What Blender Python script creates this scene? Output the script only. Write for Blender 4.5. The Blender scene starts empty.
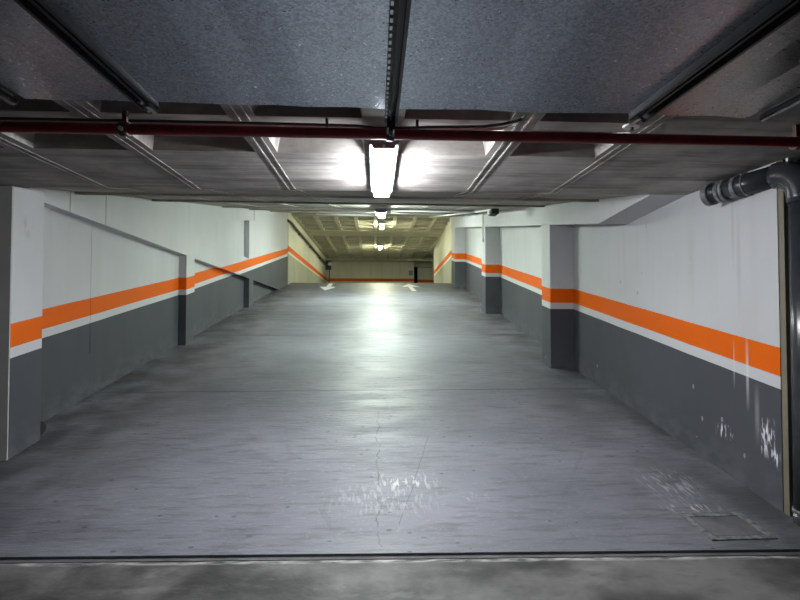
import bpy, bmesh, math, random
from mathutils import Vector, Matrix
random.seed(7)
COL = bpy.context.scene.collection
Y0, S = 2.97, 0.1667                      # foot of the ramp and its gradient
YC, ZC = 18.9, 0.1667 * (18.9 - 2.97)     # crest of the ramp

def ramp(y):
    return 0.0 if y < Y0 else (S * (y - Y0) if y < YC else ZC)
def ceil_l(y): return 2.60 if y < 4.35 else 2.62 + 0.190 * (y - 4.35)
def ceil_r(y): return 2.60 if y < 4.35 else 2.61 + 0.183 * (y - 4.35)
def upper_ceil(y): return 5.27 - 0.013 * (y - 18.9)

# ------------------------------------------------------------------ materials
class NT:
    def __init__(s, name):
        s.m = bpy.data.materials.new(name); s.m.use_nodes = True
        s.t = s.m.node_tree; s.b = s.t.nodes['Principled BSDF']
        g = s.t.nodes.new('ShaderNodeNewGeometry')
        sp = s.t.nodes.new('ShaderNodeSeparateXYZ')
        s.t.links.new(g.outputs['Position'], sp.inputs[0])
        s.pos = g.outputs['Position']; s.x, s.y, s.z = sp.outputs
    def put(s, sock, v):
        if v is None: return
        if hasattr(v, 'is_output'): s.t.links.new(v, sock)
        elif isinstance(v, tuple) and len(v) == 3 and sock.type == 'RGBA': sock.default_value = (*v, 1)
        else: sock.default_value = v
    def math(s, op, a, b=None, c=None):
        n = s.t.nodes.new('ShaderNodeMath'); n.operation = op
        s.put(n.inputs[0], a); s.put(n.inputs[1], b); s.put(n.inputs[2], c)
        return n.outputs[0]
    def add(s, a, b): return s.math('ADD', a, b)
    def sub(s, a, b): return s.math('SUBTRACT', a, b)
    def mul(s, a, b): return s.math('MULTIPLY', a, b)
    def gt(s, a, b): return s.math('GREATER_THAN', a, b)
    def lt(s, a, b): return s.math('LESS_THAN', a, b)
    def mix(s, f, a, b):
        n = s.t.nodes.new('ShaderNodeMix'); n.data_type = 'RGBA'
        s.put(n.inputs[0], f); s.put(n.inputs[6], a); s.put(n.inputs[7], b)
        return n.outputs[2]
    def map(s, v, a, b, c=0.0, d=1.0):
        n = s.t.nodes.new('ShaderNodeMapRange'); n.clamp = True
        s.put(n.inputs[0], v)
        for i, q in enumerate((a, b, c, d)): n.inputs[i + 1].default_value = q
        return n.outputs[0]
    def noise(s, scale, stretch=(1, 1, 1), detail=4, rough=0.55):
        mp = s.t.nodes.new('ShaderNodeMapping'); mp.inputs['Scale'].default_value = stretch
        s.t.links.new(s.pos, mp.inputs[0])
        n = s.t.nodes.new('ShaderNodeTexNoise'); n.inputs['Scale'].default_value = scale
        n.inputs['Detail'].default_value = detail; n.inputs['Roughness'].default_value = rough
        s.t.links.new(mp.outputs[0], n.inputs['Vector'])
        return n.outputs[0]
    def voro(s, scale, stretch=(1, 1, 1), feature='F1', out='Color'):
        mp = s.t.nodes.new('ShaderNodeMapping'); mp.inputs['Scale'].default_value = stretch
        s.t.links.new(s.pos, mp.inputs[0])
        n = s.t.nodes.new('ShaderNodeTexVoronoi'); n.feature = feature
        n.inputs['Scale'].default_value = scale
        s.t.links.new(mp.outputs[0], n.inputs['Vector'])
        return n.outputs[out]
    def box(s, c, h, soft=0.3):
        """soft mask 1 inside an axis box (c centre, h half size, None = ignore axis)"""
        r = None
        for ax, cc, hh in zip((s.x, s.y, s.z), c, h):
            if cc is None: continue
            d = s.math('ABSOLUTE', s.sub(ax, cc))
            k = s.map(d, hh * (1 - soft), hh, 1, 0)
            r = k if r is None else s.mul(r, k)
        return r
    def bump(s, h, strength=0.3, dist=0.01):
        n = s.t.nodes.new('ShaderNodeBump'); n.inputs['Strength'].default_value = strength
        n.inputs['Distance'].default_value = dist
        s.t.links.new(h, n.inputs['Height']); s.t.links.new(n.outputs[0], s.b.inputs['Normal'])
    def done(s, col, rough=0.6, metal=0.0, spec=None):
        s.put(s.b.inputs['Base Color'], col); s.put(s.b.inputs['Roughness'], rough)
        s.put(s.b.inputs['Metallic'], metal)
        if spec is not None: s.b.inputs['Specular IOR Level'].default_value = spec
        return s.m

def plain(name, col, rough=0.6, metal=0.0, var=0.15, scale=6):
    n = NT(name); k = n.map(n.noise(scale), 0.3, 0.7)
    a = tuple(c * (1 - var) for c in col); b = tuple(min(1, c * (1 + var)) for c in col)
    return n.done(n.mix(k, a, b), rough, metal)

WHITE, ORANGE, GREY = (0.54, 0.545, 0.55), (0.71, 0.118, 0.0), (0.066, 0.069, 0.078)
def painted(name, a, y1, k, upper=False, marks=False, stains=True):
    n = NT(name)
    if upper:
        top = n.sub(3.985, n.mul(n.sub(n.y, 18.6), 0.0125))
    else:
        top = n.add(n.mul(n.sub(n.y, Y0), S), a)
        top = n.add(top, n.mul(n.math('MAXIMUM', n.sub(n.y, y1), 0.0), k))
    wob = n.mul(n.sub(n.noise(1.2), 0.5), 0.012)
    d = n.add(n.sub(top, n.z), wob)           # distance below the orange band's top edge
    w = (0.72, 0.71, 0.58) if upper else WHITE
    big = n.map(n.noise(0.9, (1, 1, 0.8)), 0.35, 0.7)
    drip = n.map(n.noise(2.2, (2.5, 2.5, 0.18), 5), 0.52, 0.8)
    white = n.mix(n.mul(big, 0.5), w, tuple(c * 0.80 for c in w))
    white = n.mix(n.mul(drip, 0.5), white, (0.46, 0.45, 0.42))
    grey0 = (0.33, 0.34, 0.28) if upper else GREY
    grey = n.mix(n.mul(n.map(n.noise(1.6, (1, 1, 0.5), 6), 0.4, 0.75), 0.5), grey0, tuple(c * 1.45 for c in grey0))
    if stains and not upper:
        foot = n.sub(n.z, n.mul(n.sub(n.y, Y0), S))
        foot_m = n.mul(n.map(foot, 0.03, 0.30, 1, 0), n.map(n.noise(5, (1, 1, 1.5), 6), 0.42, 0.62))
        grey = n.mix(n.mul(foot_m, 0.15), grey, (0.26, 0.26, 0.27))
    col = n.mix(n.gt(d, 0.0), white, n.mix(n.mul(drip, .25), ORANGE, (0.55, 0.13, 0.02)))
    col = n.mix(n.gt(d, 0.208), col, n.mix(n.mul(big, 0.3), w, tuple(c * 0.8 for c in w)))
    col = n.mix(n.gt(d, 0.300), col, grey)
    if marks:                                  # runs of white over the bands and scrapes low on the wall
        for yc, hw, z0, hz, f in ((3.65, 0.020, 1.03, 0.32, 0.5), (3.79, 0.012, 1.08, 0.22, 0.35), (3.56, 0.03, .72, 0.25, 0.2), (3.72, 0.03, 1.9, 0.5, -.4), (3.78, 0.02, 2.2, 0.4, -.4), (4.3, .05, 2.0, .4, -.25)):
            m_ = n.box((None, yc, z0), (0, hw, hz), 0.8)
            col = n.mix(n.mul(m_, abs(f)), col, (0.66, 0.66, 0.68) if f > 0 else (0.36, 0.35, 0.34))
        sc = n.map(n.noise(11, (1, 3.4, 0.7), 4), 0.52, 0.57)
        for c, h in (((None, 3.47, 0.56), (0, 0.085, 0.16)), ((None, 3.91, 0.50), (0, 0.11, 0.065)), ((None, 3.40, 0.42), (0, 0.05, 0.1))):
            col = n.mix(n.mul(n.mul(sc, n.box(c, h, 0.6)), 0.9), col, (0.74, 0.75, 0.78))
        dots = n.mul(n.lt(n.voro(5, (1, 1, .6), out='Distance'), 0.07), n.gt(n.noise(3), 0.5))
        col = n.mix(n.mul(dots, 0.7), col, (0.3, 0.3, 0.3))
    if not upper and not marks:                # dark smear on the near pier
        sm = n.mul(n.box((None, 4.50, 2.27), (0, 0.09, 0.13), 0.8), n.map(n.noise(7, (1, 2, .8), 4), 0.42, 0.55))
        col = n.mix(n.mul(sm, 0.45), col, (0.25, 0.24, 0.2))
    n.bump(n.noise(30, detail=3), 0.08)
    return n.done(col, 0.6, 0, 0.15)

def concrete(name, col, vs=0.3, scale=2.0, boards=None, rough=0.8, grime=0.4):
    n = NT(name)
    a = n.map(n.noise(scale, detail=6), 0.3, 0.7)
    c = n.mix(a, tuple(q * (1 - vs) for q in col), tuple(q * (1 + vs) for q in col))
    if boards:
        c = n.mix(n.mul(n.map(n.noise(3, boards, 6, 0.65), 0.46, 0.66), grime), c, tuple(q * 0.35 for q in col))
    n.bump(n.noise(25, detail=4), 0.15)
    return n.done(c, rough)

def ramp_material():
    n = NT('ramp_paint')
    a = n.noise(0.8, (0.7, 1, 1), 5); f = n.noise(9, (0.35, 2.2, 1), 6, 0.6)
    base = n.mix(n.map(a, 0.3, 0.7), (0.108, 0.112, 0.132), (0.185, 0.190, 0.220))
    base = n.mix(n.mul(n.map(f, 0.50, 0.66), 0.7), base, (0.07, 0.073, 0.08))
    base = n.mix(n.mul(n.map(n.noise(30, (0.8, 1.3, 1), 5), 0.58, 0.72), 0.35), base, (0.28, 0.285, 0.31))
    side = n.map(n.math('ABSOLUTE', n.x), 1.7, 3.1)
    base = n.mix(n.mul(side, n.map(n.noise(2, detail=5), .35, .6)), base, (0.05, 0.05, 0.052))  # patchy dirt at the lane sides, also painting in the lamps' falloff
    # dark pits and spots
    pits = n.mul(n.lt(n.voro(7, (0.8, 1.3, 1), out='Distance'), 0.11), n.gt(n.noise(2.3), 0.48))
    base = n.mix(n.mul(pits, 0.75), base, (0.03, 0.03, 0.032))
    # fine cracks
    crack = n.lt(n.add(n.voro(0.55, (1.5, 0.7, 1), 'DISTANCE_TO_EDGE', 'Distance'), n.mul(n.sub(n.noise(6, detail=5), 0.5), 0.12)), 0.003)
    base = n.mix(n.mul(n.mul(crack, n.map(n.y, 3, 6.5, 1, 0)), 0.22), base, (0.04, 0.04, 0.042))
    wv = n.mul(n.sub(n.noise(3.5, (0, 1, 0), 6, 0.7), 0.5), 0.22)
    ck = n.mul(n.lt(n.math('ABSOLUTE', n.sub(n.x, n.add(wv, 0.02))), 0.0045), n.mul(n.gt(n.y, 3.05), n.lt(n.y, 5.4)))
    base = n.mix(n.mul(ck, n.map(n.noise(6), 0.35, 0.6)), base, (0.03, 0.03, 0.032))
    wv = n.mul(n.sub(n.noise(2.5, (0, 1, 0), 3), 0.5), 0.05)
    ck = n.mul(n.lt(n.math('ABSOLUTE', n.sub(n.x, n.add(wv, n.sub(n.mul(n.y, 0.25), 0.66)))), 0.003), n.mul(n.gt(n.y, 3.3), n.lt(n.y, 4.7)))
    base = n.mix(n.mul(ck, 0.7), base, (0.04, 0.04, 0.042))
    # slab joints
    for y in (6.07, 9.30, 12.9, 16.4):
        j = n.lt(n.math('ABSOLUTE', n.sub(n.add(n.y, n.mul(n.sub(n.noise(3), 0.5), 0.05)), y)), 0.011 + 0.0012 * y)
        base = n.mix(n.mul(j, 0.75), base, (0.035, 0.035, 0.038))
    # chalky white scratches and scuffs
    s1 = n.map(n.noise(20, (2.2, 0.45, 1), 4), 0.52, 0.60)
    for c, h, k in (((0.24, 3.86, None), (0.30, 0.16, 0), 0.5), ((0.75, 3.62, None), (0.12, 0.07, 0), 0.4), ((0.05, 3.62, None), (0.5, 0.25, 0), 0.2), ((2.35, 3.75, None), (0.3, 0.3, 0), 0.35), ((2.3, 3.42, None), (0.25, 0.06, 0), 0.8)):
        base = n.mix(n.mul(n.mul(s1, n.box(c, h, 0.7)), k), base, (0.66, 0.62, 0.63))
    n.bump(n.add(n.noise(18, (0.5, 2.0, 1), 6), n.mul(n.noise(70, detail=2), 0.35)), 0.6, 0.012)
    r = n.map(n.noise(3.2, (0.5, 1.5, 1), 6), 0.3, 0.7, 0.42, 0.62)
    return n.done(base, r, 0.0, 0.75)

def aisle_material():
    n = NT('worn_aisle_concrete')
    a = n.noise(1.7, detail=6)
    base = n.mix(n.map(a, 0.42, 0.62), (0.03, 0.03, 0.029), (0.15, 0.147, 0.14))
    base = n.mix(n.mul(n.map(n.noise(6, (0.6, 1.4, 1), 6), 0.55, 0.75), 0.5), base, (0.2, 0.198, 0.19))
    base = n.mix(n.mul(n.map(n.noise(14, (0.6, 1.4, 1), 5), 0.55, 0.75), 0.6), base, (0.05, 0.05, 0.05))
    edge = n.mul(n.map(n.math('ABSOLUTE', n.sub(n.add(n.y, n.mul(n.x, 0.03)), 2.935)), 0.005, 0.03, 1, 0), n.map(n.noise(11, (0.6, 3, 1), 6), 0.42, 0.60))
    base = n.mix(n.mul(edge, 0.6), base, (0.62, 0.61, 0.58))
    n.bump(n.noise(20, detail=6), 0.35, 0.01)
    return n.done(base, n.map(a, 0.3, 0.7, 0.42, 0.7))

TX = 0
def galvanised(name, pink=0.0, base=(0.56, 0.605, 0.68)):
    n = NT(name)
    v = n.t.nodes.new('ShaderNodeSeparateColor')
    n.t.links.new(n.voro(115, (1, 1, 0.05)), v.inputs[0])
    k = v.outputs[0]
    c = n.mix(k, tuple(q * 0.68 for q in base), tuple(q * 1.28 for q in base))
    if pink:
        c = n.mix(n.mul(n.map(n.noise(2.0, (1, 0.7, 1), 4), 0.40, 0.62), pink), c, (0.42, 0.29, 0.27))  # pink blotches paint in the reflection of the orange wall band
    tg = n.t.nodes.new('ShaderNodeCombineXYZ'); tg.inputs[0].default_value = TX; tg.inputs[1].default_value = 1 - TX
    n.t.links.new(tg.outputs[0], n.b.inputs['Tangent']); n.b.inputs['Anisotropic'].default_value = 0.85
    return n.done(c, n.map(k, 0, 1, 0.27, 0.42), 0.95)

def emit(name, col, strength):
    m = bpy.data.materials.new(name); m.use_nodes = True
    t = m.node_tree; b = t.nodes['Principled BSDF']
    b.inputs['Base Color'].default_value = (0.9, 0.9, 0.9, 1)
    b.inputs['Emission Color'].default_value = (*col, 1); b.inputs['Emission Strength'].default_value = strength
    return m

M = dict(
    left=painted('left_wall_paint', 1.170, 8.4, 0.0205),
    right=painted('right_wall_paint', 1.178, 7.0, 0.0075, marks=True),
    up=painted('upper_wall_paint', 0, 0, 0, upper=True),
    bare=concrete('bare_grey_render', (0.17, 0.167, 0.16), 0.2),
    plainwall=concrete('grey_white_plaster', (0.42, 0.41, 0.385), 0.12),
    slab=concrete('ceiling_concrete', (0.35, 0.328, 0.30), 0.38, 2.5, (0.35, 3.5, 1), grime=0.75),
    slope=concrete('sloping_slab_concrete', (0.33, 0.31, 0.265), 0.3, 2.0, (0.35, 3.0, 1), grime=0.7),
    waffle=concrete('upper_waffle_concrete', (0.50, 0.48, 0.36), 0.15, 2.0),
    ramp=ramp_material(), aisle=aisle_material(),
    upfloor=plain('upper_deck_paint', (0.18, 0.19, 0.20), 0.45),
    kerb=concrete('kerb_concrete', (0.10, 0.10, 0.10), 0.35, 6),
    farwall=painted('far_wall_paint', 0, 0, 0, upper=True),
    galv=galvanised('galvanised_sheet'), galv2=galvanised('pink_reflection_galvanised_sheet', 0.35, (0.38, 0.37, 0.36)),
    channel=plain('dark_steel_channel', (0.045, 0.047, 0.05), 0.45, 0.6),
    track=plain('dull_track_steel', (0.30, 0.31, 0.33), 0.2, 0.95),
    steel=plain('bright_zinc_steel', (0.55, 0.57, 0.6), 0.35, 0.85),
    red=plain('dark_red_paint', (0.25, 0.012, 0.016), 0.42, 0, 0.3, 12),
    redrust=plain('rusty_clamp_metal', (0.10, 0.06, 0.05), 0.6, 0.4),
    black=plain('black_cable_sheath', (0.02, 0.02, 0.021), 0.5),
    pvc=plain('dark_grey_pvc', (0.036, 0.038, 0.045), 0.24, 0, 0.15, 8),
    pvcworn=plain('dusty_pvc_collar', (0.16, 0.165, 0.18), 0.45, 0, 0.6, 30),
    conduit=plain('pale_grey_conduit', (0.42, 0.42, 0.40), 0.5),
    jamb=plain('olive_brown_board', (0.17, 0.15, 0.105), 0.6),
    housing=plain('grey_lamp_housing', (0.22, 0.22, 0.23), 0.5),
    white=plain('white_plastic', (0.75, 0.75, 0.74), 0.45, 0, 0.03),
    arrow=plain('worn_white_road_paint', (0.74, 0.75, 0.73), 0.6, 0, 0.12, 9),
    cover=concrete('cover_plate_steel', (0.115, 0.115, 0.12), 0.35, 7, rough=0.55),
    coverrim=concrete('chipped_cover_rim', (0.15, 0.15, 0.15), 0.75, 22),
    hang=plain('brown_pipe_paint', (0.045, 0.03, 0.025), 0.5),
    blue=plain('blue_grey_sign', (0.20, 0.25, 0.30), 0.5),
    stub=plain('dirty_black_pipe', (0.015, 0.015, 0.015), 0.6),
    cool=emit('cool_white_diffuser', (0.92, 0.94, 1.0), 52.0),
    green2=emit('far_greenish_white_diffuser', (0.86, 1.0, 0.89), 105.0),
    green=emit('greenish_white_diffuser', (0.86, 1.0, 0.89), 54.0),
    warm=emit('yellowish_white_diffuser', (0.97, 1.0, 0.70), 56.0),
)

# ------------------------------------------------------------------ mesh helpers
def new(): return bmesh.new()
def hull8(bm, a, b):
    """a, b: 4 points each, two ends of a prism, same winding"""
    va = [bm.verts.new(p) for p in a]; vb = [bm.verts.new(p) for p in b]
    n = len(va)
    bm.faces.new(va[::-1]); bm.faces.new(vb)
    for i in range(n): bm.faces.new((va[i], va[(i + 1) % n], vb[(i + 1) % n], vb[i]))
def box(bm, x0, x1, y0, y1, z0, z1):
    hull8(bm, [(x0, y0, z0), (x1, y0, z0), (x1, y1, z0), (x0, y1, z0)], [(x0, y0, z1), (x1, y0, z1), (x1, y1, z1), (x0, y1, z1)])
def strip(bm, st):
    """st: stations (y, x0, x1, z0, z1 [, z0b, z1b]) lofted into one solid; z0b/z1b heights at x1"""
    rows = []
    for s in st:
        y, x0, x1, z0, z1 = s[:5]; z0b, z1b = (s[5], s[6]) if len(s) > 5 else (z0, z1)
        rows.append([bm.verts.new(p) for p in ((x0, y, z0), (x1, y, z0b), (x1, y, z1b), (x0, y, z1))])
    bm.faces.new(rows[0]); bm.faces.new(rows[-1][::-1])
    for a, b in zip(rows, rows[1:]):
        for i in range(4):
            bm.faces.new((a[i], b[i], b[(i + 1) % 4], a[(i + 1) % 4]))
def tube(bm, pts, r, seg=14, cap=True):
    pts = [Vector(p) for p in pts]; rs = r if isinstance(r, (list, tuple)) else [r] * len(pts)
    rings = []; u = None
    for i, p in enumerate(pts):
        d = ((pts[min(i + 1, len(pts) - 1)] - p).normalized() + (p - pts[max(i - 1, 0)]).normalized()).normalized()
        if u is None: u = d.orthogonal().normalized()
        u = (u - d * u.dot(d)).normalized(); w = d.cross(u)
        rings.append([bm.verts.new(p + (u * math.cos(2 * math.pi * k / seg) + w * math.sin(2 * math.pi * k / seg)) * rs[i]) for k in range(seg)])
    for a, b in zip(rings, rings[1:]):
        for k in range(seg):
            f = bm.faces.new((a[k], a[(k + 1) % seg], b[(k + 1) % seg], b[k])); f.smooth = True
    if cap: bm.faces.new(rings[0][::-1]); bm.faces.new(rings[-1])
def bend(a, c, b, n=10):
    """quadratic arc from a to b with corner c"""
    a, c, b = Vector(a), Vector(c), Vector(b)
    return [a * (1 - t) ** 2 + c * 2 * t * (1 - t) + b * t * t for t in [i / n for i in range(n + 1)]]
def obj(name, bm, mat, parent=None, bevel=0.0):
    bmesh.ops.recalc_face_normals(bm, faces=bm.faces)
    me = bpy.data.meshes.new(name); bm.to_mesh(me); bm.free()
    me.materials.append(mat)
    o = bpy.data.objects.new(name, me); COL.objects.link(o)
    if parent is not None:
        o.parent = parent; o.matrix_parent_inverse = Matrix.Translation(-Vector(parent.location)) if parent.type == 'EMPTY' and parent.parent is None else Matrix.Identity(4)
    if bevel:
        b = o.modifiers.new('bevel', 'BEVEL'); b.width = bevel; b.segments = 2; b.limit_method = 'ANGLE'
    return o
def struct(name, bm, mat, bevel=0.0):
    o = obj(name, bm, mat, None, bevel); o['kind'] = 'structure'; return o
def thing(name, label, cat, loc, group=None):
    o = bpy.data.objects.new(name, None); o.empty_display_size = 0.1; COL.objects.link(o); o.location = loc
    o['label'] = label; o['category'] = cat
    if group: o['group'] = group
    return o
def tag(o, label, cat, group=None):
    o['label'] = label; o['category'] = cat
    if group: o['group'] = group
    return o

# ------------------------------------------------------------------ floors
sk = lambda y, x: y - 0.03 * x             # the foot of the ramp lies slightly askew
bm = new(); hull8(bm, [(-8, -7, -0.3), (8, -7, -0.3), (8, sk(2.95, 8), -0.3), (-8, sk(2.95, -8), -0.3)], [(-8, -7, 0), (8, -7, 0), (8, sk(2.95, 8), 0), (-8, sk(2.95, -8), 0)]); struct('floor', bm, M['aisle'])
bm = new()
strip(bm, [(3.3, -6, 6, -0.3, S * (3.3 - Y0)), (4.5, -6, 6, -0.3, S * (4.5 - Y0))])
hull8(bm, [(-6, sk(2.985, -6), -0.3), (6, sk(2.985, 6), -0.3), (6, 3.3, -0.3), (-6, 3.3, -0.3)], [(-6, sk(2.985, -6), .021), (6, sk(2.985, 6), .021), (6, 3.3, S * (3.3 - Y0)), (-6, 3.3, S * (3.3 - Y0))])
for a, b in ((4.5, 8), (8, 12), (12, 16), (16, 18.6)):
    strip(bm, [(a, -3.8, 3.8, S * (a - Y0) - 0.4, S * (a - Y0)), (b, -3.8, 3.8, S * (b - Y0) - 0.4, S * (b - Y0))])
strip(bm, [(18.6, -3.8, 3.8, 2.2, S * (18.6 - Y0)), (18.9, -3.8, 3.8, 2.2, ZC - 0.012), (19.3, -3.8, 3.8, 2.2, ZC)])
struct('ramp_floor', bm, M['ramp'])
bm = new(); strip(bm, [(19.3, -3.8, 3.8, 2.2, ZC), (27, -3.8, 9, 2.2, ZC), (37, -3.8, 9, 2.2, ZC)]); struct('upper_floor', bm, M['upfloor'])
bm = new()
hull8(bm, [(-6, sk(2.95, -6), -0.3), (6, sk(2.95, 6), -0.3), (6, sk(2.985, 6), -0.3), (-6, sk(2.985, -6), -0.3)], [(-6, sk(2.95, -6), .004), (6, sk(2.95, 6), .004), (6, sk(2.985, 6), .004), (-6, sk(2.985, -6), .004)])
struct('floor_threshold', bm, M['kerb'])

# ------------------------------------------------------------------ ceilings
def waffle(bm, xs, ys, zf, top, depth, draft, is_coffer):
    """slab over the grid lines xs, ys; a cell for which is_coffer(i, j) holds is a tapered recess"""
    grid = {}
    def gv(i, j):
        if (i, j) not in grid: grid[i, j] = bm.verts.new((xs[i], ys[j], zf(ys[j])))
        return grid[i, j]
    for i in range(len(xs) - 1):
        for j in range(len(ys) - 1):
            q = [gv(i, j), gv(i + 1, j), gv(i + 1, j + 1), gv(i, j + 1)]
            if is_coffer(i, j):
                x0, x1, y0, y1 = xs[i] + draft, xs[i + 1] - draft, ys[j] + draft, ys[j + 1] - draft
                h = [bm.verts.new((x, y, zf(y) + depth)) for x, y in ((x0, y0), (x1, y0), (x1, y1), (x0, y1))]
                for k in range(4): bm.faces.new((q[k], q[(k + 1) % 4], h[(k + 1) % 4], h[k]))
                bm.faces.new(h)
            else: bm.faces.new(q)
    a, b, c, d = xs[0], xs[-1], ys[0], ys[-1]
    t = [bm.verts.new(p) for p in ((a, c, top), (b, c, top), (b, d, top), (a, d, top))]
    bm.faces.new(t)
    nx, ny = len(xs) - 1, len(ys) - 1
    bm.faces.new([gv(i, 0) for i in range(nx + 1)] + [t[1], t[0]])
    bm.faces.new([gv(i, ny) for i in range(nx + 1)] + [t[2], t[3]])
    bm.faces.new([gv(0, j) for j in range(ny + 1)] + [t[3], t[0]])
    bm.faces.new([gv(nx, j) for j in range(ny + 1)] + [t[2], t[1]])
bm = new()
cof = [(-3.92, -3.30), (-3.12, -2.48), (-2.30, -1.68), (-1.52, -0.83), (-0.68, -0.08), (0.16, 0.77), (0.94, 1.56)]
xs = [-8.0] + [v for c in cof for v in c] + [8.0]
ys = [-7.0, 1.55, 2.05, 2.21, 2.70, 2.84, 3.32, 4.35]
waffle(bm, xs, ys, lambda y: 2.60, 2.95, 0.20, 0.05, lambda i, j: i % 2 == 1 and j % 2 == 1 and i < len(xs) - 2)
for x in (-2.40, -1.60, -0.755, 0.855, 1.64):             # formwork seams along the ribs
    for dx in (-0.028, 0.028):
        box(bm, x + dx - 0.006, x + dx + 0.006, 2.3, 4.35, 2.596, 2.6005)
struct('ceiling', bm, M['slab'])
bm = new()
strip(bm, [(4.35, -3.9, 3.9, ceil_l(4.36), 2.95, ceil_r(4.36), 2.95), (9.0, -3.9, 3.9, ceil_l(9), ceil_l(9) + 0.4, ceil_r(9), ceil_r(9) + 0.4), (18.8, -3.9, 3.9, ceil_l(18.8), ceil_l(18.8) + 0.5, ceil_r(18.8), ceil_r(18.8) + 0.5)])
for x in (-2.40, -1.60, -0.755, 0.855, 1.64):
    for dx in (-0.03, 0.03):
        strip(bm, [(y, x + dx - 0.008, x + dx + 0.008, ceil_r(y) + (ceil_l(y) - ceil_r(y)) * (3.9 - x) / 7.8 - 0.012, ceil_r(y) + 0.1) for y in (4.36, 18.7)])
for y in (5.4, 7.2, 10.4, 12.6, 15.0):                   # shuttering edges across the slab
    strip(bm, [(yy, -3.9, 3.9, ceil_l(yy) - 0.03, ceil_l(yy) + 0.1, ceil_r(yy) - 0.03, ceil_r(yy) + 0.1) for yy in (y, y + 0.14)])
struct('ceiling_ramp', bm, M['slope'])
bm = new()
xs = [-3.9]; x = -3.15
while x < 8.3:
    xs += [x, x + 0.66]; x += 0.80
xs.append(9.0)
ys = [18.8]; y = 19.0
while y < 36.5:
    if 22.2 < y < 23.0: y = 23.6
    ys += [y, y + 0.66]; y += 0.80
ys.append(37.2)
waffle(bm, xs, ys, upper_ceil, 5.75, 0.42, 0.03, lambda i, j: i % 2 == 1 and j % 2 == 1)
box(bm, -3.9, 9, 32.2, 32.5, 4.94, 5.4)
box(bm, 2.62, 9, 33.5, 33.8, 4.66, 5.4)
struct('ceiling_upper', bm, M['waffle'])

# ------------------------------------------------------------------ left wall
FL, PL = -3.30, -3.43
zl = lambda y: 2.592 - 0.0285 * (y - 4.9)
zu = lambda y: 2.945 - 0.018 * (y - 8.9)
zt = lambda y: ramp(y) + 2.19 + 0.022 * (y - 8.9)
top = lambda y: ceil_l(y) + 0.12
bm = new()
strip(bm, [(y, PL - 0.3, PL, -0.3 + ramp(y), top(y)) for y in (4.5, 8, 12, 16, 18.2)])
strip(bm, [(y, PL - 0.05, FL, zl(y), top(y)) for y in (4.72, 5.32)])
strip(bm, [(y, PL - 0.05, FL, zl(y), top(y)) for y in (5.335, 6.005)])
strip(bm, [(y, PL - 0.05, FL, zl(y), top(y)) for y in (6.02, 8.9)])
strip(bm, [(y, PL - 0.05, FL, zl(y), zu(y)) for y in (8.9, 12.65)])
strip(bm, [(y, PL - 0.05, FL, zt(y), top(y)) for y in (8.9, 12.65)])
strip(bm, [(y, PL - 0.05, FL, zl(y), top(y)) for y in (12.65, 13.1)])
strip(bm, [(13.1, PL - 0.05, FL, zl(13.1), zt(13.1)), (18.1, PL - 0.05, FL, zl(18.1), zt(18.1))])
strip(bm, [(13.1, PL - 0.05, FL + 0.012, zt(13.1), top(13.1)), (18.1, PL - 0.05, FL + 0.012, zt(18.1), top(18.1))])
strip(bm, [(5.95, PL - 0.02, PL + 0.004, 1.0, zl(5.95)), (5.972, PL - 0.02, PL + 0.004, 1.0, zl(5.972))])
struct('wall_left', bm, M['left'])
bm = new(); box(bm, -6, -3.165, 4.318, 4.33, -0.1, 2.598); struct('wall_front_left', bm, M['plainwall'])
def pillar(st, label, mat):
    b = new(); strip(b, st); return tag(obj('concrete_pillar', b, mat, None, 0.008), label, 'pillar', 'pillars along the ramp walls')
pillar([(4.331, PL - 0.1, -3.165, ramp(4.331) - 0.1, 2.598), (4.73, PL - 0.1, -3.165, ramp(4.73) - 0.1, 2.66)], 'white and grey pier nearest the camera at the foot of the left wall', M['left'])
pillar([(8.52, PL - 0.04, FL + 0.006, ramp(8.52) - 0.1, zl(8.52)), (8.9, PL - 0.04, FL + 0.006, ramp(8.9) - 0.1, zl(8.9))], 'left wall pillar between the long recessed panel and the short one', M['left'])
pillar([(12.65, PL - 0.04, FL + 0.006, ramp(12.65) - 0.1, zl(12.65)), (13.1, PL - 0.04, FL + 0.006, ramp(13.1) - 0.1, zl(13.1))], 'short low grey pillar on the left wall before the triangular recess', M['left'])

# ------------------------------------------------------------------ right wall
wr = lambda y: 2.92 + max(0, y - 7.0) * 0.029
bi = lambda y: 2.575 + max(0, y - 7.0) * 0.0262
bm = new()
strip(bm, [(y, wr(y), 3.9, ramp(y) - 0.3, ceil_r(y) + 0.15) for y in (3.34, 4.34)])
strip(bm, [(y, wr(y), 3.9, ramp(y) - 0.3, ceil_r(y) + 0.15) for y in (4.34, 7.0, 12, 18.2)])
struct('wall_right', bm, M['right'])
bm = new(); box(bm, 3.9, 6.2, 3.34, 3.6, -0.1, 2.62); struct('wall_front_right', bm, M['bare'])
bm = new(); box(bm, 2.925, 3.14, 3.29, 3.338, 0.0, 2.60); struct('trim_1', bm, M['jamb'])
bm = new()
bb = lambda y: 2.60 - 0.07 * (y - 4.36) if y <= 5.42 else max(2.526, ramp(y) + 2.115 + 0.006 * (y - 5.42))
strip(bm, [(y, bi(y), wr(y) + 0.05, bb(y), ceil_r(y) + 0.1) for y in (4.36, 5.42, 7.0, 12.0, 18.2)])
struct('beam_right', bm, M['right'])
def rpillar(a, b, x, label):
    pillar([(a, x, wr(a) + 0.05, ramp(a) - 0.1, bb(a) + 0.02), (b, x, wr(b) + 0.05, ramp(b) - 0.1, bb(b) + 0.02)], label, M['right'])
rpillar(6.97, 7.34, 2.572, 'nearest and largest pillar standing out from the right wall')
rpillar(11.72, 12.15, 2.698, 'middle pillar of the three standing out from the right wall')
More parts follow.
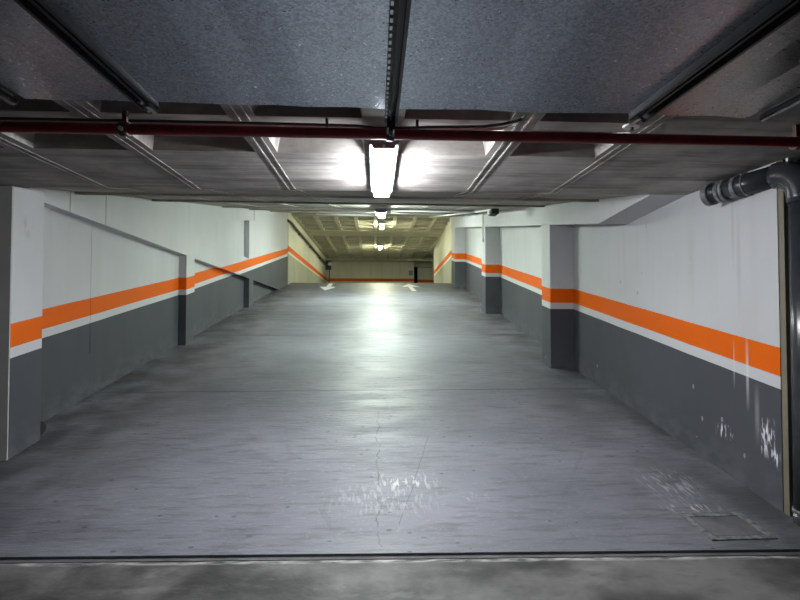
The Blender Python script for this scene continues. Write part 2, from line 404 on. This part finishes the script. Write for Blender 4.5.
rpillar(17.1, 17.9, 2.835, 'farthest pillar of the right wall, at the top of the ramp')

# ------------------------------------------------------------------ upper level walls
bm = new(); strip(bm, [(18.14, -3.75, -3.29, 2.2, 5.6), (37, -3.75, -3.37, 2.2, 5.6)]); struct('wall_upper_left', bm, M['up'])
bm = new(); strip(bm, [(18.22, 2.97, 3.9, 2.2, 5.6), (27.8, 3.36, 3.9, 2.2, 5.6)]); struct('wall_upper_right', bm, M['up'])
bm = new(); box(bm, -3.8, 2.62, 33.0, 33.4, 2.2, 5.6); struct('wall_far', bm, M['farwall'])
bm = new(); box(bm, 2.95, 9.2, 33.9, 34.3, 2.2, 5.6); struct('wall_far_recess', bm, M['farwall'])
bm = new(); box(bm, 9.0, 9.3, 27, 37, 2.2, 5.8); struct('wall_side_recess', bm, M['bare'])
# aisle behind the camera
bm = new(); box(bm, -8.3, 8.3, -7.3, -7.0, -0.3, 2.9); struct('wall_back', bm, M['bare'])
bm = new(); box(bm, -8.3, -8.0, -7, 4.5, -0.3, 2.9); struct('wall_aisle_left', bm, M['bare'])
bm = new(); box(bm, 8.0, 8.3, -7, 4.5, -0.3, 2.9); struct('wall_aisle_right', bm, M['bare'])
bm = new(); box(bm, -8.0, -6.0, 4.33, 4.5, -0.3, 2.9); box(bm, 6.0, 8.0, 3.34, 3.6, -0.3, 2.9); struct('wall_aisle_front', bm, M['bare'])

# ------------------------------------------------------------------ overhead garage door
door = thing('garage_door', 'galvanised steel garage door lying open overhead in front of the red pipe', 'garage door', (0.12, 1.1, 2.54))
def sheet(x0, x1, mat):
    b = new(); n = max(2, round((x1 - x0) / 0.21)); rows = []
    for k in range(n + 1):
        x = x0 + (x1 - x0) * k / n; dz = random.uniform(0, 0.012)
        rows.append([(x, 0.05, dz), (x, 2.43 + 0.013 * (x + 1.8), dz)])
    for k in range(n):
        (a, bq), (c, d) = rows[k], rows[k + 1]
        e = 0.0
        p = [Vector(a), Vector(c) - Vector((e, 0, 0)), Vector(d) - Vector((e, 0, 0)), Vector(bq)]
        hull8(b, [v + Vector((0, 0, 2.548)) for v in p], [v + Vector((0, 0, 2.568)) for v in p])
    return obj('door_sheet', b, mat, door)
sheet(-1.73, -1.17, M['galv']); sheet(-1.11, 0.045, M['galv']); sheet(0.115, 1.36, M['galv'])
sheet(1.44, 2.00, M['galv2'])['label'] = 'sheet tinted with a pinkish reflection'
for x0, x1, y1 in ((-1.185, -1.095, 2.45), (0.045, 0.115, 2.56), (1.345, 1.445, 2.47)):
    b = new()
    box(b, x0, x1, 0.05, y1, 2.55, 2.558)
    box(b, x0, x0 + 0.014, 0.05, y1, 2.518, 2.55); box(b, x1 - 0.014, x1, 0.05, y1, 2.518, 2.55)
    box(b, (x0 + x1) / 2 - 0.006, (x0 + x1) / 2 + 0.006, 0.05, y1, 2.53, 2.55)
    c = obj('door_stiffener', b, M['channel'], door)
    if x0 != 0.045:
        b = new(); xx = x1 - 0.03 if x0 < 0 else x0 + 0.005
        box(b, xx, xx + 0.022, y1 - 0.075, y1 + 0.01, 2.500, 2.519); e = obj('end_plate', b, M['steel'], c); e['label'] = 'bright zinc end plate'
        b = new(); tube(b, [((x0 + x1) / 2 + (-.012 if x0 < 0 else .03), y1 - 0.0, 2.522), ((x0 + x1) / 2 + (-.012 if x0 < 0 else .03), y1 + 0.02, 2.522)], 0.012, 10); obj('end_bolt', b, M['steel'], c)
    else:
        b = new()
        for k in range(50): box(b, x0 + 0.002, x0 + 0.012, 0.2 + k * 0.046, 0.225 + k * 0.046, 2.510, 2.5181)
        obj('rivet_row', b, M['steel'], c)
        b = new(); box(b, x0 + 0.012, x0 + 0.022, 2.50, 2.60, 2.47, 2.53); box(b, x0 + 0.042, x0 + 0.054, 2.50, 2.60, 2.46, 2.53); obj('hinge_bracket', b, M['channel'], c)
for x, lab, y1 in ((-1.765, 'short visible end of the steel door track at the upper left corner', 2.40), (2.04, 'bright steel door track at the upper right corner', 2.41)):
    t = thing('door_track', lab, 'door track', (x, 0.2, 2.5), 'overhead door tracks')
    b = new(); tube(b, [(x, 0.1, 2.525), (x, y1, 2.525)], [0.022, 0.022], 12, True); obj('track_tube', b, M['track'], t)
    b = new(); tube(b, [(x, y1, 2.525), (x, y1 + 0.004, 2.525)], 0.014, 12); obj('track_opening', b, M['stub'], t)
    b = new(); box(b, x - 0.018, x + 0.018, 0.1, y1 - 0.02, 2.542, 2.546); sx = -1 if x < 0 else 1; box(b, min(x, x + sx * 0.06), max(x, x + sx * 0.06), 1.0, 1.06, 2.54, 2.546); box(b, min(x + sx * 0.045, x + sx * 0.06), max(x + sx * 0.045, x + sx * 0.06), 1.0, 1.06, 2.54, 2.60); obj('track_flange', b, M['channel'], t)

# ------------------------------------------------------------------ lamps
def lamp(label, x, y0, y1, z0, z1, mat, w=0.165):
    """z0, z1: height of the ceiling side at the two ends"""
    t = thing('fluorescent_lamp', label, 'lamp', (x, (y0 + y1) / 2, (z0 + z1) / 2), 'fluorescent lamps down the middle')
    def pr(b, ya, yb, hw, lo, hi, hw2=None):
        f = lambda y: z0 + (z1 - z0) * (y - y0) / (y1 - y0)
        hw2 = hw2 or hw
        hull8(b, [(x - hw2, ya, f(ya) + lo), (x + hw2, ya, f(ya) + lo), (x + hw, ya, f(ya) + hi), (x - hw, ya, f(ya) + hi)],
                 [(x - hw2, yb, f(yb) + lo), (x + hw2, yb, f(yb) + lo), (x + hw, yb, f(yb) + hi), (x - hw, yb, f(yb) + hi)])
    h = w / 2
    b = new(); pr(b, y0, y1, h * 1.28, -0.056, 0.0); obj('housing', b, M['housing'], t)
    b = new(); pr(b, y0 + 0.03, y1 - 0.03, h, -0.105, -0.056, h * 0.86); obj('diffuser', b, mat, t, 0.006)
    for ya, yb in ((y0 - 0.012, y0 + 0.029), (y1 - 0.029, y1 + 0.012)):
        b = new(); pr(b, ya, yb, h * 1.05, -0.085, -0.057, h * 0.95); e = obj('end_cap', b, M['housing'], t)
        b = new(); ym = ya - 0.004 if ya < (y0 + y1) / 2 else yb - 0.004
        pr(b, ym, ym + 0.008, 0.01, -0.082, -0.06); obj('clip', b, M['white'], e)
    return t
lamp('large bright cool white lamp on the ceiling just behind the red pipe', 0.048, 2.97, 4.17, 2.60, 2.60, M['cool'], 0.14)
zs = lambda y: ceil_r(y) + (ceil_l(y) - ceil_r(y)) * 0.49
lamp('small glaring lamp on the sloping ceiling just beyond the large near lamp', 0.08, 8.0, 9.25, zs(8.0) - 0.06, zs(9.25) - 0.06, M['green'])
lamp('tiny lamp near the top of the ramp, directly behind the small glaring lamp', 0.16, 13.0, 14.25, zs(13.0) - 0.06, zs(14.25) - 0.06, M['green2'])
lamp('nearer of the two yellowish lamps under the far coffered ceiling', 0.25, 19.8, 21.0, upper_ceil(20.4) - 0.01, upper_ceil(21) - 0.01, M['warm'])
lamp('farther of the two yellowish lamps under the far coffered ceiling', 0.23, 26.0, 27.2, upper_ceil(26.6) - 0.01, upper_ceil(27.2) - 0.01, M['warm'])

# ------------------------------------------------------------------ red pipe, cables and conduits
rp = thing('water_pipe', 'long dark red water pipe crossing the whole ceiling', 'pipe', (0, 2.66, 2.5))
b = new(); tube(b, [(-5.5, 2.70, 2.505), (-2.0, 2.685, 2.505), (2.45, 2.66, 2.492), (5.5, 2.66, 2.48)], 0.029, 16); obj('pipe', b, M['red'], rp)
for x in (-1.375, -0.05 + 0.13, 2.47):
    b = new(); tube(b, [(x - 0.022, 2.682 - 0.005, 2.501 if x < 2 else 2.493), (x + 0.022, 2.681 - 0.005, 2.501 if x < 2 else 2.493)], 0.039, 16)
    box(b, x - 0.012, x + 0.012, 2.668, 2.69, 2.53, 2.60)
    k = obj('pipe_clamp', b, M['redrust'] if abs(x) > .5 else M['channel'], rp)
    b = new(); tube(b, [(x, 2.625, 2.49), (x, 2.642, 2.49)], 0.012, 8); obj('clamp_bolt', b, M['steel'], k)
b = new(); tube(b, [(1.505, 2.735, 2.601), (1.505, 2.735, 2.588)], [0.05, 0.045], 20)
hk = tag(obj('hanger_plate', b, M['white']), 'white round hanger plate on the ceiling above the red pipe', 'bracket')
b = new(); tube(b, [(1.505, 2.735, 2.588), (1.505, 2.735, 2.57)], 0.012, 10); obj('hanger_rod', b, M['black'], hk)
b = new(); tube(b, [(-4.5, 2.745, 2.572)] + [(-1.0, 2.735, 2.572), (-0.35, 2.73, 2.568), (-0.12, 2.725, 2.563), (0.0, 2.715, 2.548), (0.075, 2.71, 2.545), (0.16, 2.71, 2.548), (0.3, 2.72, 2.562), (0.62, 2.72, 2.572), (0.72, 2.70, 2.578), (0.80, 2.64, 2.578), (0.81, 2.62, 2.578)], 0.0085, 8)
cb = tag(obj('electric_cable', b, M['black']), 'black cable sagging along the top of the red pipe', 'cable')
for x in (-0.28, 0.235):
    b = new(); box(b, x - 0.008, x + 0.008, 2.715, 2.74, 2.552, 2.602); obj('cable_clip', b, M['black'], cb)
b = new(); tube(b, [(-4.5, 2.79, 2.578), (0.66, 2.775, 2.578), (0.75, 2.755, 2.578), (0.80, 2.70, 2.578), (0.83, 2.6, 2.578)], 0.010, 8)
pc = tag(obj('cable_conduit', b, M['conduit']), 'thin grey conduit on the ceiling rib behind the red pipe', 'conduit')
for x in (-2.1, -1.15, -0.55, 0.45):
    b = new(); box(b, x - 0.01, x + 0.01, 2.765, 2.80, 2.566, 2.591); obj('conduit_clip', b, M['conduit'], pc)
# conduit run up the right side of the sloping ceiling
xr, zr = 2.02, lambda y: ceil_r(y) + (ceil_l(y) - ceil_r(y)) * 0.24 - 0.05
b = new(); tube(b, [(xr, 8.25, zr(8.25)), (xr, 18.0, zr(18.0))], 0.02, 8)
rc = tag(obj('cable_conduit', b, M['white']), 'pale conduit running up under the sloping ceiling from the junction box', 'conduit')
b = new(); box(b, xr - 0.07, xr + 0.06, 8.0, 8.22, zr(8.1) - 0.09, zr(8.1) + 0.0)
jb = tag(obj('junction_box', b, M['channel'], None, 0.006), 'dark junction box on the sloping ceiling near the right pillars', 'junction box')
b = new(); box(b, xr - 0.105, xr - 0.071, 8.05, 8.15, zr(8.1) - 0.07, zr(8.1) - 0.02); obj('cable_gland', b, M['white'], jb)
zc = lambda x, y: ceil_r(y) + (ceil_l(y) - ceil_r(y)) * (3.9 - x) / 7.8
b = new(); tube(b, [(-1.9, 15.3, zc(-1.9, 15.3) - 0.07), (0.05, 15.3, zc(0.05, 15.3) - 0.07)], 0.024, 8)  # white tube in place of a slab edge lit by the lamp
tag(obj('cable_conduit', b, M['white']), 'pale tube for a lamplit edge crossing the sloping ceiling left of the small lamp', 'conduit')
b = new(); tube(b, [(0.3, 9.6, zc(0.3, 9.6) - 0.06), (2.05, 9.6, zc(2.05, 9.6) - 0.06)], 0.016, 8)  # another white tube drawn for a lamplit edge of the slab
tag(obj('cable_conduit', b, M['white']), 'pale tube for a lamplit edge crossing the sloping ceiling right of the small lamp', 'conduit')
b = new(); tube(b, [(2.684, 11.9, 3.98), (2.684, 11.9, 3.33)], 0.010, 8)
dc = tag(obj('hanging_cable', b, M['conduit']), 'thin pale cable hanging down the middle right pillar', 'cable')
b = new(); box(b, 2.668, 2.698, 11.87, 11.93, 3.25, 3.33); obj('cable_end_box', b, M['conduit'], dc)

# ------------------------------------------------------------------ drain pipe at the right
dp = thing('drain_pipe', 'thick dark grey drain pipe rising beside the right wall and bending under the ceiling', 'pipe', (3.0, 3.18, 0))
R_ = 0.088
A, Cn, B = (2.98, 3.185, 2.27), (2.98, 3.19, 2.495), (2.935, 3.36, 2.497)
E1 = (2.80, 3.87, 2.485)
b = new(); tube(b, [(2.975, 3.185, 0.0), A], R_, 28); obj('upright_pipe', b, M['pvc'], dp)
b = new(); tube(b, bend(A, Cn, B, 12), R_ + 0.009, 28); obj('elbow', b, M['pvc'], dp)
b = new(); tube(b, [B, E1], [R_ * 0.97, R_ * 0.88], 28); obj('sloping_pipe', b, M['pvc'], dp)
def ring(name, p, q, r, mat):
    b = new(); tube(b, [p, q], r, 28); return obj(name, b, mat, dp)
ring('pipe_collar', (2.99, 3.185, 2.135), (2.99, 3.185, 2.152), R_ + 0.007, M['pvcworn'])
ring('pipe_collar', (2.975, 3.185, 0.115), (2.975, 3.185, 0.14), R_ + 0.008, M['pvcworn'])
ring('base_socket', (2.975, 3.185, 0.0), (2.975, 3.185, 0.115), R_ + 0.004, M['pvc'])
d = (Vector(E1) - Vector(B)).normalized(); e1 = Vector(E1)
ring('pipe_collar', Vector(B) + d * 0.20, Vector(B) + d * 0.212, R_ + 0.004, M['pvcworn'])
for a, l, r in ((-0.26, 0.035, 0.010), (-0.16, 0.03, 0.012), (-0.12, 0.03, 0.010), (-0.03, 0.05, 0.016)):
    ring('socket_rim', e1 + d * a, e1 + d * (a + l), R_ * 0.88 + r, M['pvcworn'])
b = new(); box(b, 2.93, 3.0, 3.25, 3.27, 2.575, 2.60); k = obj('ceiling_bracket', b, M['white'], dp)

# ------------------------------------------------------------------ floor cover, arrows, stub
zr_ = lambda y: S * (y - Y0)
zk = lambda y: 0.021 + (y - 2.91) * 0.087
cv = thing('drain_cover', 'square steel drain cover in the ramp by the drain pipe', 'drain cover', (2.38, 3.2, 0.04))
b = new()
for x0, x1, y0, y1 in ((2.16, 2.60, 3.02, 3.06), (2.16, 2.60, 3.31, 3.36), (2.16, 2.20, 3.06, 3.31), (2.56, 2.60, 3.06, 3.31)):
    strip(b, [(y, x0, x1, zk(y) - 0.02, zk(y) + 0.006) for y in (y0, y1)])
obj('cover_rim', b, M['coverrim'], cv)
b = new(); strip(b, [(y, 2.207, 2.553, zk(y) - 0.02, zk(y) + 0.004) for y in (3.067, 3.303)]); obj('cover_plate', b, M['cover'], cv)
def arrow(pts, label):
    b = new()
    lo = [b.verts.new((x, y, zr_(y) + 0.001)) for x, y in pts]; hi = [b.verts.new((x, y, zr_(y) + 0.005)) for x, y in pts]
    b.faces.new(hi); b.faces.new(lo[::-1])
    for i in range(len(pts)): b.faces.new((lo[i], lo[(i + 1) % len(pts)], hi[(i + 1) % len(pts)], hi[i]))
    return tag(obj('road_arrow', b, M['arrow']), label, 'road marking', 'painted arrows at the top of the ramp')
arrow([(-1.64, 18.5), (-1.80, 18.5), (-1.80, 17.4), (-2.03, 17.4), (-1.73, 16.35), (-1.42, 17.4), (-1.64, 17.4)], 'left white arrow on the ramp, pointing down towards the camera')
arrow([(1.22, 16.25), (1.38, 16.25), (1.32, 17.5), (1.62, 17.4), (1.25, 18.45), (0.95, 17.5), (1.17, 17.5)], 'right white arrow on the ramp, pointing up the slope')
sb = thing('pipe_stub', 'short black pipe stub on the floor beside the near left pier', 'pipe', (-3.27, 4.83, 0.31))
b = new(); tube(b, [(-3.40, 4.85, 0.385), (-3.22, 4.80, 0.385)], 0.055, 16); obj('stub_pipe', b, M['stub'], sb)
b = new(); tube(b, [(-3.25, 4.808, 0.385), (-3.215, 4.80, 0.385)], 0.064, 16); obj('stub_collar', b, M['pvc'], sb)

# ------------------------------------------------------------------ upper level fittings
up = thing('wall_pipe', 'dark brown pipe running along the far upper left wall', 'pipe', (-3.2, 24, 4.7))
b = new(); tube(b, bend((-3.29, 17.9, 4.90), (-3.22, 18.3, 4.93), (-3.215, 19.0, 4.86), 6) + [Vector((-3.24, 31.5, 4.60))], 0.05, 10); obj('pipe', b, M['hang'], up)
for y in (20.5, 24, 28):
    z = 4.86 - (y - 19) * 0.0208; b = new(); box(b, -3.40, -3.21, y, y + 0.05, z - 0.065, z + 0.065); obj('pipe_bracket', b, M['hang'], up)
mb = thing('signal_lamp', 'small dark signal box with a pale face in the far left corner', 'lamp', (-3.15, 32, 4.3))
b = new(); box(b, -3.34, -2.98, 31.9, 32.1, 4.30, 4.92); obj('signal_housing', b, M['channel'], mb)
b = new(); tube(b, [(-3.06, 31.895, 4.68), (-3.06, 31.87, 4.68)], 0.12, 16); obj('signal_lens', b, M['white'], mb)
b = new(); tube(b, [(-3.1, 32, 2.66), (-3.1, 32, 4.30)], 0.03, 8); obj('signal_post', b, M['channel'], mb)
b = new(); box(b, 2.26, 2.54, 32.965, 33.0, 4.02, 4.36)
ws = tag(obj('wall_sign', b, M['blue']), 'small blue grey sign on the far end wall', 'sign')

# ------------------------------------------------------------------ camera, world, view
cam = bpy.data.cameras.new('camera'); co = bpy.data.objects.new('camera', cam); COL.objects.link(co)
cam.sensor_width = 36; cam.lens = 36 * 480 / 800; cam.clip_start = 0.02
yaw, pit = math.atan(24 / 480), math.atan(12 / 480)
co.location = (0, 0, 1.5); co.rotation_euler = (math.pi / 2 + pit, 0, -yaw)
sc = bpy.context.scene; sc.camera = co
w = bpy.data.worlds.new('world'); sc.world = w; w.use_nodes = True
w.node_tree.nodes['Background'].inputs[0].default_value = (0.6, 0.65, 0.7, 1); w.node_tree.nodes['Background'].inputs[1].default_value = 0.0
sc.view_settings.view_transform = 'Standard'; sc.view_settings.look = 'None'; sc.view_settings.gamma = 1; sc.view_settings.use_curve_mapping = False
sc.view_settings.exposure = 2.05
sc.cycles.max_bounces = 10; sc.cycles.diffuse_bounces = 4; sc.cycles.sample_clamp_indirect = 6
